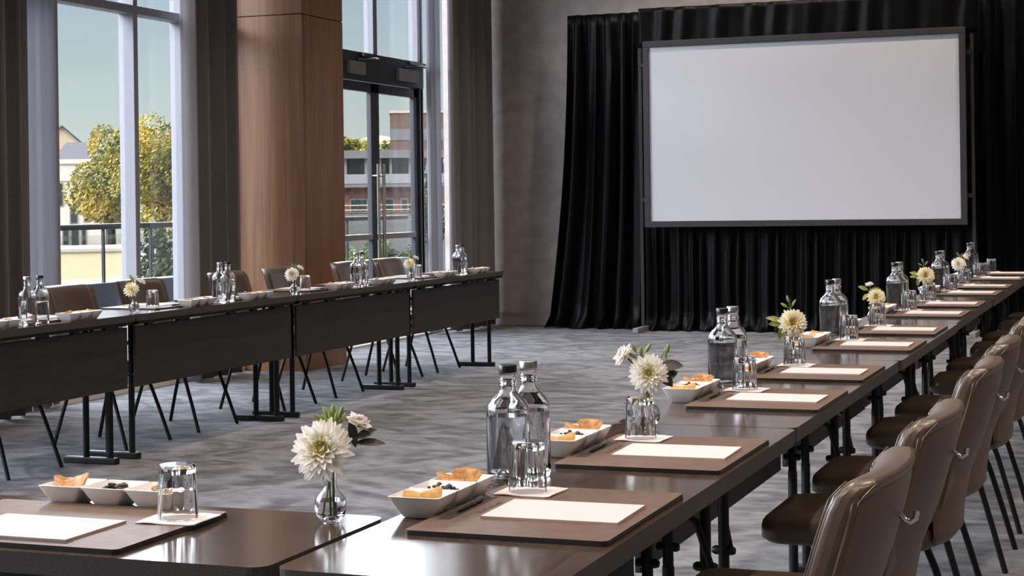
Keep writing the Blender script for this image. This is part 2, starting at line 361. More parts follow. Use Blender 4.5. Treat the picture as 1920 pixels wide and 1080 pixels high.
# ------------------------------------------------------------------ stage drapes and screen
def drape(name, label, x0, x1, y, z0, z1, waves, amp, seed, bx0=None, bx1=None, fold_w=.03, group='black stage drapes', nv=26, header=True):
    rnd = random.Random(seed); ph = [rnd.uniform(0, 6.28) for _ in range(8)]
    bx0 = x0 if bx0 is None else bx0; bx1 = x1 if bx1 is None else bx1
    nu = int(waves * 12)
    def fn(u, v):
        w = 1 - v                                    # 0 at the top
        a = 2 * pi * waves * u
        s_ = u + (.012 * sin(5 * u * pi + ph[0]) * w + .008 * sin(6 * v + 11 * u + ph[1]) * w) / max(1, (x1 - x0) / .8)
        xa = x0 + (x1 - x0) * s_; xb = bx0 + (bx1 - bx0) * s_
        fl = w ** 2.2
        xx = xa + (xb - xa) * fl
        g = (.35 + .65 * min(1, w * 3)) if header else 1
        d = amp * g * (sin(a + 1.1 * sin(a * .31 + ph[2]) + .5 * sin(3 * w + ph[3])) + .45 * sin(1.63 * a + ph[4] + 1.2 * w) + .3 * sin(.47 * a + ph[5] - w))
        puddle = .10 * max(0, 1 - v * (z1 - z0) / .10) * (1 + .6 * sin(a * .7 + ph[6]))
        return (xx + .3 * amp * sin(2 * a + ph[7]) * g, y + d - (puddle if z0 < .05 else 0), z0 + (z1 - z0) * v + (.012 * sin(a * .5) if z0 < .05 and v < .01 else 0) + (.01 if z0 < .05 else 0))
    return tag(MB().grid(fn, nu, nv).build(name, 'black_velvet', smooth=True, solid=.004, angle=180), label, 'drape', group)
drape('stage_drape', 'tall black pleated drape panel between grey wall and projection screen', -5.84, -4.93, 17.42, 0, 3.31, 5.6, .055, 11, -6.08, -4.93)
drape('stage_drape', 'tall black pleated drape panel on the far side of the screen', -1.86, 1.3, 17.46, 0, 3.45, 15, .055, 12)
drape('stage_valance', 'short black gathered valance hung above the white screen', -5.0, -1.60, 17.20, 2.93, 3.33, 11, .014, 13, nv=8, header=False)
drape('stage_skirt', 'black gathered skirt hanging below the white screen', -4.96, -1.62, 17.25, 0, 1.10, 26, .024, 14, nv=16)
scr = thing('projection_screen', 'large white projection screen in black frame surrounded by black drapes', 'projection screen', (-3.30, 17.05, 0))
hw = 1.5435; zb, zt = 1.131, 2.91; fw = .062
MB().box(-hw - fw, hw + fw, -.03, .01, zb - fw, zb).box(-hw - fw, hw + fw, -.03, .01, zt, zt + fw).box(-hw - fw, -hw, -.03, .01, zb, zt).box(hw, hw + fw, -.03, .01, zb, zt).build('frame', 'screen_frame', scr, bevel=.004)
MB().box(-hw - .01, hw + .01, -.012, -.004, zb - .01, zt + .01).build('screen_surface', 'screen_white', scr)
for sx_ in (-1, 1):
    x = sx_ * (hw + .115)
    lg = MB().box(x - .016, x + .016, .04, .07, .04, zt).box(min(x, sx_ * hw), max(x, sx_ * hw), .015, .04, zb + .2, zb + .24).box(min(x, sx_ * hw), max(x, sx_ * hw), .015, .04, zt - .2, zt - .16).build('leg', 'pad_edge', scr)
    MB().box(x - .03, x + .03, -.24, .20, 0, .05).build('foot', 'closer_grey', lg, bevel=.006)

# ------------------------------------------------------------------ tables
TW, TL = .46, 1.822
def make_table(lam):
    """inner long edge at x=0, outer at x=-TW, length along +y from 0"""
    t = thing('folding_table', '', 'table', group='folding conference tables')
    poly = rrect(-TW, 0, 0, TL, .03)
    MB().prism(poly, T - .036, T, 0, 1).build('tabletop', [lam, 'table_edge'], t, bevel=.004)
    MB().box(-.035, -.008, .03, TL - .03, T - .052, T - .037).box(-TW + .10, -TW + .125, .03, TL - .03, T - .056, T - .037).box(-TW + .10, -.035, .04, .07, T - .06, T - .037).box(-TW + .10, -.035, TL - .07, TL - .04, T - .06, T - .037).build('apron', 'black_metal', t)
    mp = MB().box(-.052, -.034, .035, TL - .035, .392, T - .066).build('modesty_panel', 'panel_wood', t, bevel=.003)
    for y, l_ in ((.15, .06), (.46, .12), (1.02, .08), (1.30, .05), (1.58, .12)): MB().box(-.055, -.03, y, y + l_, T - .068, T - .05).build('hinge', 'black_metal', mp)
    for y, sgn in ((.10, 1), (TL - .10, -1)):
        for x in (-.105, -.252):
            lg = MB().tube([(x, y, .03), (x, y, .40)], .0165, 12).tube([(x, y, .40), (x, y, T - .03)], .0145, 12).build('leg', 'black_metal', t, smooth=True)
            MB().tube([(x - .030, y, .45), (x - .022, y, .45), (x + .022, y, .45), (x + .030, y, .45)], [.008, .012, .012, .008], 8).build('knob', 'black_metal', lg, smooth=True)
        MB().tube([(-.268, y + .004 * sgn, .445), (-.238, y + .03 * sgn, .565), (-.18, y + .06 * sgn, .605), (-.105, y + .13 * sgn, .66), (-.09, y + .19 * sgn, T - .05)], .010, 8).build('brace', 'black_metal', t, smooth=True)
        MB().box(-.06, -.385, y - .02, y + .02, 0, .035).build('foot_bar', 'black_metal', t, bevel=.006)
    return t
IR = -1.294; OFF0 = 2.37; PIT = 1.828        # row opposite the windows: inner edge, start, pitch
IL = -5.04; LEND = 13.31                     # window row
tp = make_table('laminate'); used = []
# local x=0 edge is the inner edge: opposite row looks toward -x, so turn it half round
for k in range(6):
    y = OFF0 + PIT * k
    place(tp, used, f'dark brown folding table, {ORD[k]} from the near end of the row opposite the windows', (IR + (.004, 0, .006, -.003, .003, 0)[k], y + TL + .003, 0), pi)
for k in range(4):
    y = LEND - PIT * (k + 1)
    place(tp, used, f'dark folding table with black modesty panel, {ORD[k]} from the screen end of the window row', (IL, y + .003, 0), 0)
ct = make_table('laminate_cross')             # cross table closing the U
for ch in ct.children: pass
ct.location = (-1.306, 2.832, 0); ct.rotation_euler = (0, 0, pi / 2); ct['label'] = 'dark folding cross table joining the two rows, nearest the camera'

# ------------------------------------------------------------------ chairs
def make_chair():
    """faces +x, origin on the floor under the middle"""
    t = thing('banquet_chair', '', 'chair', group='brown leather conference chairs')
    # seat cushion
    def seat(u, v):
        a = 2 * pi * u
        # rounded rectangle cross-sections stacked in v
        return None
    st = MB()
    levels = [(.0, .40, .80), (.006, .412, .93), (.02, .418, 1.0), (.05, .418, 1.0), (.066, .412, .985), (.075, .40, .94), (.081, .36, .80), (.083, .2, .4)]
    n = 40; ring = []
    base = rrect(-.20, .255, -.222, .222, .055, 9)
    cx, cy = .03, 0
    for i, (dz, _, s_) in enumerate(levels):
        for (x, y) in base:
            fx = cx + (x - cx) * (s_ if i in (0, 1, 6, 7) else (.985 if i in (4,) else (.955 if i == 5 else 1)))
            fy = cy + (y - cy) * (s_ if i in (0, 1, 6, 7) else (.985 if i in (4,) else (.955 if i == 5 else 1)))
            front = max(0, (fx - .10) / .155)
            st.v.append((fx, fy, .418 + dz - .003 * front ** 2 * (1 if i > 3 else 0) + (.004 if i == 7 else 0)))
    L = len(base)
    for i in range(len(levels) - 1):
        for k in range(L): st.f.append([i * L + k, i * L + (k + 1) % L, (i + 1) * L + (k + 1) % L, (i + 1) * L + k]); st.m.append(0)
    st.f.append(list(reversed(range(L)))); st.m.append(0); st.f.append([(len(levels) - 1) * L + k for k in range(L)]); st.m.append(0)
    st.build('seat', 'leather', t, smooth=True, angle=60)
    # backrest pad and shell: profiles (x, z)
    prof_r = [(-.155, .425), (-.20, .432), (-.222, .46), (-.226, .52), (-.244, .61), (-.281, .70), (-.318, .82), (-.330, .872), (-.326, .902)]
    prof_f = [(-.150, .50), (-.170, .56), (-.192, .64), (-.214, .72), (-.238, .80), (-.262, .872), (-.285, .903)]
    def lerp(P, t_):
        q = t_ * (len(P) - 1); i = min(int(q), len(P) - 2); f = q - i
        return (P[i][0] + (P[i + 1][0] - P[i][0]) * f, P[i][1] + (P[i + 1][1] - P[i][1]) * f)
    def width(z):                         # half width with rounded top corners, narrower at the bottom
        w = .212 + .012 * min(1, max(0, (z - .45) / .3))
        if z > .86: w -= .05 * ((z - .86) / .045) ** 2 * .6
        if z < .47: w -= .05 * ((.47 - z) / .045) ** 1.5
        return w
    def curve(y): return -.030 * (1 - (y / .22) ** 2)      # hollow across
    pad = MB()
    def front(u, v):
        x, z = lerp(prof_f, v); w = width(z); y = (2 * u - 1) * w
        edge = 1 - abs(2 * u - 1) ** 6
        ve = 1 - abs(2 * v - 1) ** 10
        return (x + curve(y) + .012 * edge * ve - .010, y, z)
    def back(u, v):
        x, z = lerp(prof_f, v); w = width(z); y = (2 * u - 1) * w
        return (x + curve(y) - .056, y, z - .002)
    NU, NV = 16, 14
    pad.grid(front, NU, NV); pad.grid(back, NU, NV)
    o2 = (NU + 1) * (NV + 1); idx = lambda i, j, o: o + j * (NU + 1) + i
    for j in range(NV):
        for i in (0, NU): pad.f.append([idx(i, j, 0), idx(i, j + 1, 0), idx(i, j + 1, o2), idx(i, j, o2)]); pad.m.append(0)
    for i in range(NU):
        for j in (0, NV): pad.f.append([idx(i, j, 0), idx(i + 1, j, 0), idx(i + 1, j, o2), idx(i, j, o2)]); pad.m.append(0)
    bo = pad.build('backrest', 'leather', t, smooth=True, bevel=.015, seg=4, angle=50)
    sh = MB()
    def rear(u, v):
        x, z = lerp(prof_r, v); w = width(z) - .002; y = (2 * u - 1) * w
        return (x + curve(y) + .012 * abs(2 * u - 1) ** 4, y, z)
    def rin(u, v):
        x, z = lerp(prof_r, v); w = width(z) - .002; y = (2 * u - 1) * w
        return (x + curve(y) + .022 + .004 * abs(2 * u - 1), y, z + (.012 if v < .2 else 0) - (.004 if v > .98 else 0))
    sh.grid(rear, NU, 20); sh.grid(rin, NU, 20); o2 = (NU + 1) * 21
    for j in range(20):
        for i in (0, NU): sh.f.append([idx(i, j, 0), idx(i, j + 1, 0), idx(i, j + 1, o2), idx(i, j, o2)]); sh.m.append(0)
    for i in range(NU):
        for j in (0, 20): sh.f.append([idx(i, j, 0), idx(i + 1, j, 0), idx(i + 1, j, o2), idx(i, j, o2)]); sh.m.append(0)
    so_ = sh.build('back_shell', 'shell_leather', t, smooth=True, bevel=.006, seg=2, angle=50)
    stt = MB()
    for s_ in (-1, 1):
        u_ = .5 + s_ * .40
        for q in range(44):
            a, b = .04 + q * .0205, .04 + q * .0205 + .013
            pa, pb = front(u_, a), front(u_, b)
            stt.tube([(pa[0] + .0006, pa[1], pa[2]), (pb[0] + .0006, pb[1], pb[2])], .0011, 4)
    stt.build('stitching', 'thread', bo)
    for fn_ in (front, back):
        for u_ in (.012, .988): MB().tube([fn_(u_, .03 + .94 * q / 20) for q in range(21)], .0019, 6).build('piping', 'leather', bo, smooth=True)
    # hook at the back of the shell
    hx = -.318 + -.030
    MB().tube([(hx + .004, 0, .818), (hx - .006, 0, .806), (hx - .016, 0, .803), (hx - .024, 0, .809), (hx - .026, 0, .822)], .0055, 10).build('hook', 'chrome', so_, smooth=True)
    for sy in (-1, 1):
        for P in ([(-.01, .412), (.05, .412), (.085, .400), (.112, .365), (.14, .30), (.19, .16), (.243, .0)], [(-.01, .412), (-.06, .412), (-.10, .40), (-.13, .365), (-.155, .30), (-.196, .16), (-.24, .0)]):
            lg = MB().tube([(x, sy * (.185 + .035 * (1 - z / .412)), z) for x, z in P[3:]], .0108, 10).build('leg', 'black_metal', t, smooth=True)
            MB().tube([(x, sy * (.185 + .035 * (1 - z / .412)), z) for x, z in P[:4]], .0112, 10).build('leg_bend', 'dark_steel', lg, smooth=True)
    return t
ch = make_chair(); used = []
RPAD = [(.31, .80), (1.075, 1.56)]
for n in range(1, 13):
    k, j = (n - 1) // 2, (n - 1) % 2
    yc = OFF0 + PIT * k + (RPAD[j][0] + RPAD[j][1]) / 2
    place(ch, used, f'brown leather chair with curved back, {ORD[n - 1]} from the near end opposite the windows', (-.75 + random.uniform(-.008, .008), yc, 0), pi + radians(random.uniform(-1.5, 1.5)))
LPAD = [(.345, .835), (1.105, 1.595)]
nn = 0
for k in range(4):
    for j in (1, 0):
        yc = LEND - PIT * (k + 1) + (LPAD[j][0] + LPAD[j][1]) / 2
        place(ch, used, f'brown leather chair facing the room, {ORD[nn]} from the screen end of the window row', (-5.585 + random.uniform(-.008, .008), yc, 0), radians(random.uniform(-1.5, 1.5))); nn += 1

# ------------------------------------------------------------------ table settings
def make_pad():
    """long side along y; inner (pen) side at -x"""
    t = thing('desk_pad', '', 'desk pad', group='leather desk pads')
    MB().prism(rrect(-.182, .182, -.245, .245, .012), 0, .006, 1).prism(rrect(-.181, .181, -.244, .244, .012), .006, .009, 0, 1).build('board', ['pad_leather', 'pad_edge'], t, bevel=.0015)
    MB().box(-.163, -.142, -.135, .105, .009, .0096).build('pen_slot', 'pad_edge', t)
    mk = MB(); rnd = random.Random(3)
    for q in range(7): mk.box(-.122 + .004 * (q % 2), -.112, -.055 + q * .016, -.046 + q * .016, .009, .0094)
    mk.build('embossed_mark', 'pad_edge', t)
    return t
def make_paper():
    t = MB().box(-.125, .125, -.09, .09, 0, .004, 0)
    o = MB().box(-.125, .125, -.09, .09, .0, .0034, 1).box(-.125, .125, -.09, .09, .0034, .0042, 0).build('notepad', ['paper', 'paper_side'])
    return tag(o, '', 'notepad', 'paper notepads')
def make_pen():
    t = thing('ballpoint_pen', '', 'pen', group='ballpoint pens')
    MB().tube([(0, -.068, .0047), (0, -.064, .0047), (0, -.055, .0047), (0, .012, .0047)], [.0009, .0015, .0036, .0046], 10).build('barrel', 'pen_body', t, smooth=True)
    MB().tube([(0, .0125, .0047), (0, .060, .0047), (0, .064, .0047)], [.0046, .0043, .003], 10).build('cap', 'dark_steel', t, smooth=True)
    MB().box(-.0012, .0012, .025, .062, .0088, .0104).tube([(0, .010, .0047), (0, .0145, .0047)], .0050, 10).build('clip', 'chrome', t)
    return t
def make_napkin():
    def fn(u, v):
        return (-.057 + .114 * u, -.053 + .106 * v, .0012 + .0022 * max(0, sin(7 * u + 3 * v)) * (abs(u - .5) + abs(v - .5)))
    o = MB().grid(fn, 10, 10).build('paper_napkin', 'napkin', solid=.0016)
    return tag(o, '', 'napkin', 'paper napkins')
def make_tumbler():
    n = 36; P = [(.0365, 0), (.0358, .02), (.0340, .06), (.0325, .090), (.0305, .0945), (.001, .0945), (.001, .080), (.0275, .079), (.0292, .070), (.0315, .045), (.0345, .0)]
    n = 80; mb = MB(); mb.lathe(P, n, closed=True)
    for i in range(len(P)):
        if i >= 7:                                  # fluted inside
            for k in range(n):
                x, y, z = mb.v[i * n + k]; q = 1 + .022 * cos(10 * 2 * pi * k / n) * min(1, z / .012 + .15); mb.v[i * n + k] = (x * q, y * q, z)
    o = mb.build('tumbler', 'glass', smooth=True, merge=True, angle=50)
    return tag(o, '', 'glass', 'upturned tumblers')
def make_bottle(cap):
    t = thing('water_bottle', '', 'bottle', group='glass water bottles')
    out = [(.001, .004), (.034, .004), (.040, .001), (.0435, .006), (.0440, .02), (.0440, .136), (.0435, .146), (.0415, .155), (.0375, .163), (.0315, .170), (.0245, .176), (.0190, .182), (.0168, .190), (.0165, .196), (.0165, .202), (.0178, .204), (.0178, .208), (.0165, .210), (.0165, .218), (.0178, .219), (.0178, .222)]
    inn = [(.0125, .222), (.0125, .190), (.0152, .180), (.021, .1725), (.0285, .166), (.035, .159), (.0388, .152), (.0405, .144), (.0408, .135), (.0408, .022), (.038, .016), (.001, .0145)]
    MB().lathe(out + inn, 36, closed=True).build('bottle_glass', 'glass', t, smooth=True, merge=True, angle=50)
    wt = [(.001, .0149), (.0376, .0164), (.0404, .0224), (.0404, .136), (.001, .136)]
    MB().lathe(wt, 32).build('water', 'water', t, smooth=True, merge=True, angle=40)
    MB().lathe([(.001, .2225), (.0185, .2225), (.0185, .236), (.0175, .2372), (.001, .2372)], 28).build('cap', cap, t, smooth=True, merge=True, angle=40)
    # the short printed word, wrapped round the glass
    pr = MB(); r = .0442
    def stroke(s0, z0, s1, z1):
        q = 3
        for i in range(q):
            a0 = (s0 + (s1 - s0) * i / q) / r; a1 = (s0 + (s1 - s0) * (i + 1) / q) / r
            pr.add([(r * cos(a0), r * sin(a0), z0), (r * cos(a1), r * sin(a1), z0), (r * cos(a1), r * sin(a1), z1), (r * cos(a0), r * sin(a0), z1)], [(0, 1, 2, 3)])
    z = .112; h = .006; w = .0011
    x = -.012
    stroke(x, z + h - w, x + .0055, z + h); stroke(x + .0022, z, x + .0033, z + h)
    x += .0075; stroke(x, z, x + w, z + h); stroke(x + .0043, z, x + .0043 + w, z + h); stroke(x, z + h / 2 - w / 2, x + .005, z + h / 2 + w / 2)
    x += .0075; stroke(x, z, x + w, z + h); stroke(x, z, x + .0045, z + w); stroke(x, z + h - w, x + .0045, z + h); stroke(x, z + h / 2 - w / 2, x + .004, z + h / 2 + w / 2)
    pr.build('printed_word', 'print_ink', t)
    return t
def make_tray():
    """three joined porcelain bowls, long side along y, centre at origin"""
    t = thing('snack_dish', '', 'dish', group='three-bowl snack dishes')
    for q in (-1, 0, 1):
        cy = q * .0945
        mb = MB()
        def ring(hx, hy, z, r=.006): return [(x, y + cy, z) for x, y in rrect(-hx, hx, -hy, hy, r, 3)]
        R = [ring(.028, .020, 0), ring(.031, .0225, .002), ring(.0440, .0375, .026), ring(.050, .0462, .041), ring(.0478, .044, .0415), ring(.0410, .0350, .026), ring(.029, .021, .007), ring(.02, .014, .0055)]
        n = len(R[0])
        for rg in R: mb.v += rg
        for i in range(len(R) - 1):
            for k in range(n): mb.f.append([i * n + k, i * n + (k + 1) % n, (i + 1) * n + (k + 1) % n, (i + 1) * n + k]); mb.m.append(0)
        mb.f.append(list(reversed(range(n)))); mb.m.append(0); mb.f.append([(len(R) - 1) * n + k for k in range(n)]); mb.m.append(0)
        if q < 1: mb.box(-.043, .043, cy + .0445, cy + .050, .0365, .0405)
        mb.build('bowl', 'porcelain', t, smooth=True, angle=35)
    return t
def crisp_mesh(seed, a, b, th, rough=.004):
    rnd = random.Random(seed); mb = MB(); N = 14
    pr = [1 + rnd.uniform(-.16, .16) for _ in range(N)]
    def P(k, s_, z):
        t_ = 2 * pi * k / N
        return (a * pr[k] * s_ * cos(t_), b * pr[k] * s_ * sin(t_), z)
    tops = []
    for z, s_ in ((0, .9), (th * .5, 1.0), (th, .92), (th * 1.25, .55)):
        for k in range(N):
            x, y, zz = P(k, s_, z); mb.v.append((x, y, zz + rnd.uniform(-rough, rough) * .5 + .25 * (x * x - y * y) / a))
    for i in range(3):
        for k in range(N): mb.f.append([i * N + k, i * N + (k + 1) % N, (i + 1) * N + (k + 1) % N, (i + 1) * N + k]); mb.m.append(0)
    mb.f.append(list(reversed(range(N)))); mb.m.append(0); mb.f.append([3 * N + k for k in range(N)]); mb.m.append(0)
    return mb
def make_mix(m_, seed, n, r0, name, label):
    rnd = random.Random(seed); mb = MB()
    for q in range(int(n * 1.5)):
        x, y = rnd.uniform(-.030, .030), rnd.uniform(-.025, .025); z = .018 + rnd.uniform(.3, 1) * .034 * (1 - (abs(x) / .03 + abs(y) / .025) / 2.4) 
        r = r0 * rnd.uniform(.7, 1.3); a = rnd.uniform(0, pi)
        v = []; nn_ = 6
        for i, (zz, s_) in enumerate(((-.8, .45), (-.2, 1), (.4, .9), (.85, .35))):
            for k in range(nn_):
                t_ = 2 * pi * k / nn_; px, py = r * 1.35 * s_ * cos(t_), r * .9 * s_ * sin(t_)
                v.append((x + px * cos(a) - py * sin(a), y + px * sin(a) + py * cos(a), z + r * .8 * zz))
        f = [(i * 6 + k, i * 6 + (k + 1) % 6, (i + 1) * 6 + (k + 1) % 6, (i + 1) * 6 + k) for i in range(3) for k in range(6)] + [tuple(reversed(range(6))), tuple(range(18, 24))]
        mb.add(v, f)
    o = mb.build(name, m_, smooth=True); tag(o, label, 'snack mix', None, 'stuff'); return o

P_pad = make_pad(); u_pad = []
P_pap = make_paper(); u_pap = []
P_pen = make_pen(); u_pen = []
P_nap = make_napkin(); u_nap = []
P_tum = make_tumbler(); u_tum = []
P_bk = make_bottle('black_cap'); u_bk = []
P_sv = make_bottle('silver_cap'); u_sv = []
P_tr = make_tray(); u_tr = []
P_cr = tag(crisp_mesh(1, .030, .022, .006).build('cracker', 'cracker', smooth=True, angle=50), '', 'cracker', 'seeded crackers'); u_cr = []
P_bi = tag(crisp_mesh(2, .024, .018, .012, .002).build('biscuit', 'biscuit', smooth=True, angle=50), '', 'biscuit', 'golden biscuits'); u_bi = []
P_mx = make_mix('dark_mix', 5, 34, .0048, 'trail_mix', ''); u_mx = []
P_gr = make_mix('granola', 6, 60, .0036, 'granola', ''); u_gr = []

def dish_with_food(x, y, rz, where, rich, seed, swap=False):
    """where: words that single the dish out"""
    rnd = random.Random(seed)
    place(P_tr, u_tr, f'white three-bowl snack dish {where}', (x, y, T), rz)
    def at(dx, dy): return (x + dx * cos(rz) - dy * sin(rz), y + dx * sin(rz) + dy * cos(rz))
    near, mid, far = ((1, 'far'), (0, 'middle'), (-1, 'near')) if False else ((-1, 'near'), (0, 'middle'), (1, 'far'))
    bs = where.replace('beside', 'by')
    def put(P, u, label, dx, dy, z, rx=0, ry=0, r=0):
        px, py = at(dx, dy); o = place(P, u, label, (px, py, T + z), 0); o.rotation_euler = (rx, ry, rz + r); return o
    if rich:
        put(P_bi, u_bi, f'dark edged biscuit, outer one in near bowl {bs}', -.014, -.100, .028, .5, .1, .3)
        put(P_bi, u_bi, f'golden biscuit, inner one in near bowl {bs}', .013, -.092, .030, .45, -.15, 1.1)
        put(P_mx, u_mx, f'dark nut mix in middle bowl {bs}', 0, 0, 0)
        put(P_cr, u_cr, f'broken seeded cracker, flat in far bowl {bs}', -.018, .088, .034, .25, .15, .2)
        put(P_cr, u_cr, f'seeded cracker standing up in far bowl {bs}', .010, .100, .041, .85, .1, .1)
    else:
        put(P_cr, u_cr, f'seeded cracker in near bowl {bs}', 0, -.0945, .035, .35, .2, rnd.uniform(0, 3))
        put(P_gr, u_gr, f'granola in middle bowl {bs}', 0, 0, 0)
        put(P_bi, u_bi, f'golden biscuit in far bowl {bs}', 0, .0945, .030, .3, .2, rnd.uniform(0, 3))

OPP = 'opposite the windows'
for n in range(1, 13):
    k, j = (n - 1) // 2, (n - 1) % 2
    yb = OFF0 + PIT * k; y0 = yb + RPAD[j][0]; o_ = ORD[n - 1]
    jx = random.uniform(-.006, .006)
    place(P_pad, u_pad, f'dark brown leather desk pad, {o_} from the near end {OPP}', (-1.024 + jx, y0 + .245, T), 0)
    place(P_pap, u_pap, f'white notepad on the {o_} desk pad from the near end {OPP}', (-.993 + jx + random.uniform(-.004, .004), y0 + .23, T + .009), radians(random.uniform(-1.5, 1.5)))
    place(P_pen, u_pen, f'brown pen in the slot of the {o_} desk pad {OPP}', (-1.1765 + jx, y0 + .235, T + .0097), radians(random.uniform(-3, 3)))
    place(P_nap, u_nap, f'pale napkin under the {o_} upturned glass from the near end {OPP}', (-1.125 + jx, y0 + .418, T + .009), radians(random.uniform(-3, 3)))
    place(P_tum, u_tum, f'upturned glass on the {o_} desk pad from the near end {OPP}', (-1.130 + jx, y0 + .415, T + .0120), 0)
for k in range(6):
    yb = OFF0 + PIT * k
    for j, dy in ((0, .575), (1, 1.335)):
        dish_with_food(-1.243, yb + dy, 0, f'beside the {ORD[2 * k + j]} desk pad {OPP}', k < 2, k * 2 + j)
    place(P_bk, u_bk, f'water bottle with black cap, {ORD[k]} pair from the near end {OPP}', (-1.224, yb + .872, T), radians(-75))
    place(P_sv, u_sv, f'water bottle with silver cap, {ORD[k]} pair from the near end {OPP}', (-1.213, yb + .963, T), radians(-70))
# cross table
place(P_pad, u_pad, 'dark leather desk pad on the cross table nearest the camera', (-1.828, 2.572, T), pi / 2)
P_pad_c = COL.objects
place(P_pap, u_pap, 'white notepad on the desk pad of the cross table', (-1.828, 2.512, T + .009), pi / 2 * 0)
place(P_nap, u_nap, 'pale napkin under the upturned glass on the cross table', (-1.629, 2.655, T + .009), radians(4))
place(P_tum, u_tum, 'upturned glass on the cross table nearest the camera', (-1.634, 2.660, T + .0120), 0)
cx_, cy_ = -1.845, 2.785
place(P_tr, u_tr, 'white three-bowl snack dish behind the notepad on the cross table', (cx_, cy_, T), pi / 2)
for P, u, lab, dx, dz, rx, ry in ((P_cr, u_cr, 'broken seeded cracker lying in the outer bowl on the cross table', -.106, .034, .3, .2), (P_cr, u_cr, 'tall seeded cracker leaning in the outer bowl on the cross table', -.083, .038, .7, -.3),
        (P_mx, u_mx, 'dark nut mix in the middle bowl on the cross table', 0, 0, 0, 0), (P_gr, u_gr, 'pale granola in the bowl behind the glass on the cross table', .0945, 0, 0, 0)):
    o = place(P, u, lab, (cx_ + dx, cy_, T + dz), 0); o.rotation_euler = (rx, ry, 0 if P in (P_cr,) else pi / 2)
# window row
nn = 0; dd = 0
for k in range(4):
    yb = LEND - PIT * (k + 1)
    for j in (1, 0):
        y0 = yb + LPAD[j][0]; o_ = ORD[nn]; nn += 1
        place(P_pad, u_pad, f'dark leather desk pad, {o_} from the screen end of the window row', (IL - .275, y0 + .245, T), pi)
        place(P_pap, u_pap, f'white notepad on the {o_} desk pad from the screen end, window row', (IL - .305, y0 + .26, T + .009), pi + radians(random.uniform(-2, 2)))
        place(P_pen, u_pen, f'pen in the slot of the {o_} desk pad, window row', (IL - .1225, y0 + .26, T + .0097), radians(180 + random.uniform(-3, 3)))
        place(P_nap, u_nap, f'pale napkin under the {o_} upturned glass, window row', (IL - .175, y0 + .082, T + .009), radians(random.uniform(-3, 3)))
        place(P_tum, u_tum, f'upturned glass on the {o_} desk pad from the screen end, window row', (IL - .172, y0 + .082, T + .0120), 0)
    for j, dy in ((1, 1.40), (0, .72)):
        dish_with_food(IL - .062, yb + dy, 0, f'beside the {ORD[dd]} desk pad of the window row', False, 40 + dd); dd += 1
    place(P_sv, u_sv, f'water bottle with silver cap, {ORD[k]} pair from the screen end, window row', (IL - .07, yb + .985, T), radians(-40))
    place(P_bk, u_bk, f'water bottle with black cap, {ORD[k]} pair from the screen end, window row', (IL - .085, yb + 1.105, T), radians(-40))

# ------------------------------------------------------------------ flowers
def make_vase():
    t = thing('bud_vase', '', 'vase', group='glass bud vases')
    out = [(.001, .003), (.012, .003), (.014, 0), (.0165, .003), (.0245, .012), (.0285, .024), (.0290, .034), (.026, .045), (.019, .0535), (.0135, .059), (.0115, .068), (.011, .085), (.0122, .098), (.0135, .102)]
    inn = [(.0120, .1015), (.0103, .096), (.0092, .085), (.0097, .068), (.0117, .0595), (.017, .0525), (.0238, .044), (.0266, .034), (.0261, .024), (.022, .0135), (.001, .0075)]
    MB().lathe(out + inn, 32, closed=True).build('vase_glass', 'glass', t, smooth=True, merge=True, angle=60)
    MB().lathe([(.001, .0079), (.0216, .0139), (.0257, .024), (.0262, .034), (.0252, .0395), (.001, .0395)], 28).build('water', 'water', t, smooth=True, merge=True, angle=50)
    return t
P_va = make_vase(); u_va = []
def petal(mb, L, w, az, el, curl, base_r, mi=0, cup=.25):
    """one petal growing outward along azimuth az at elevation el"""
    nu_, nv_ = 4, 5; v = []
    for j in range(nv_ + 1):
        t_ = j / nv_
        e_ = el + curl * t_
        # integrate roughly along an arc
        r = base_r + L * t_ * cos(el + curl * t_ * .5); z = L * t_ * sin(el + curl * t_ * .5)
        hw_ = w * (sin(pi * min(.97, .12 + .88 * t_) ** .85) ** .8) * .5
        for i in range(nu_ + 1):
            s_ = 2 * i / nu_ - 1
            y = hw_ * s_; zz = z + cup * hw_ * s_ * s_ * cos(e_); rr = r - cup * hw_ * s_ * s_ * sin(e_)
            v.append((rr * cos(az) - y * sin(az), rr * sin(az) + y * cos(az), zz))
    f = [(j * (nu_ + 1) + i, j * (nu_ + 1) + i + 1, (j + 1) * (nu_ + 1) + i + 1, (j + 1) * (nu_ + 1) + i) for j in range(nv_) for i in range(nu_)]
    mb.add(v, f, mi)
def dahlia_mesh(name, mname, R, seed):
    rnd = random.Random(seed); mb = MB()
    rings = [(15, 1.0, -.30), (15, .98, -.10), (15, .93, .10), (14, .86, .28), (13, .76, .46), (12, .62, .66), (10, .47, .88), (8, .33, 1.12)]
    for i, (n, l, el) in enumerate(rings):
        for k in range(n):
            az = 2 * pi * (k + .5 * (i % 2)) / n + rnd.uniform(-.1, .1)
            petal(mb, R * l * rnd.uniform(.90, 1.06), R * (.44 - .025 * i), az, el + rnd.uniform(-.09, .09), rnd.uniform(.05, .35), .003, 0, .55)
    me = mb.build(name, mname, smooth=True, angle=180); d = me.data; bpy.data.objects.remove(me); return d
def ruffle_mesh(name, mname, R, seed):
    rnd = random.Random(seed); mb = MB()
    for i, (n, l, el) in enumerate(((7, 1, .35), (7, .95, .7), (6, .85, 1.0), (5, .75, 1.3))):
        for k in range(n):
            petal(mb, R * l * rnd.uniform(.85, 1.1), R * .75, 2 * pi * (k + .4 * i) / n + rnd.uniform(-.2, .2), el + rnd.uniform(-.15, .15), rnd.uniform(-.5, .3), .002, 0, .8)
    me = mb.build(name, mname, smooth=True, angle=180); d = me.data; bpy.data.objects.remove(me); return d
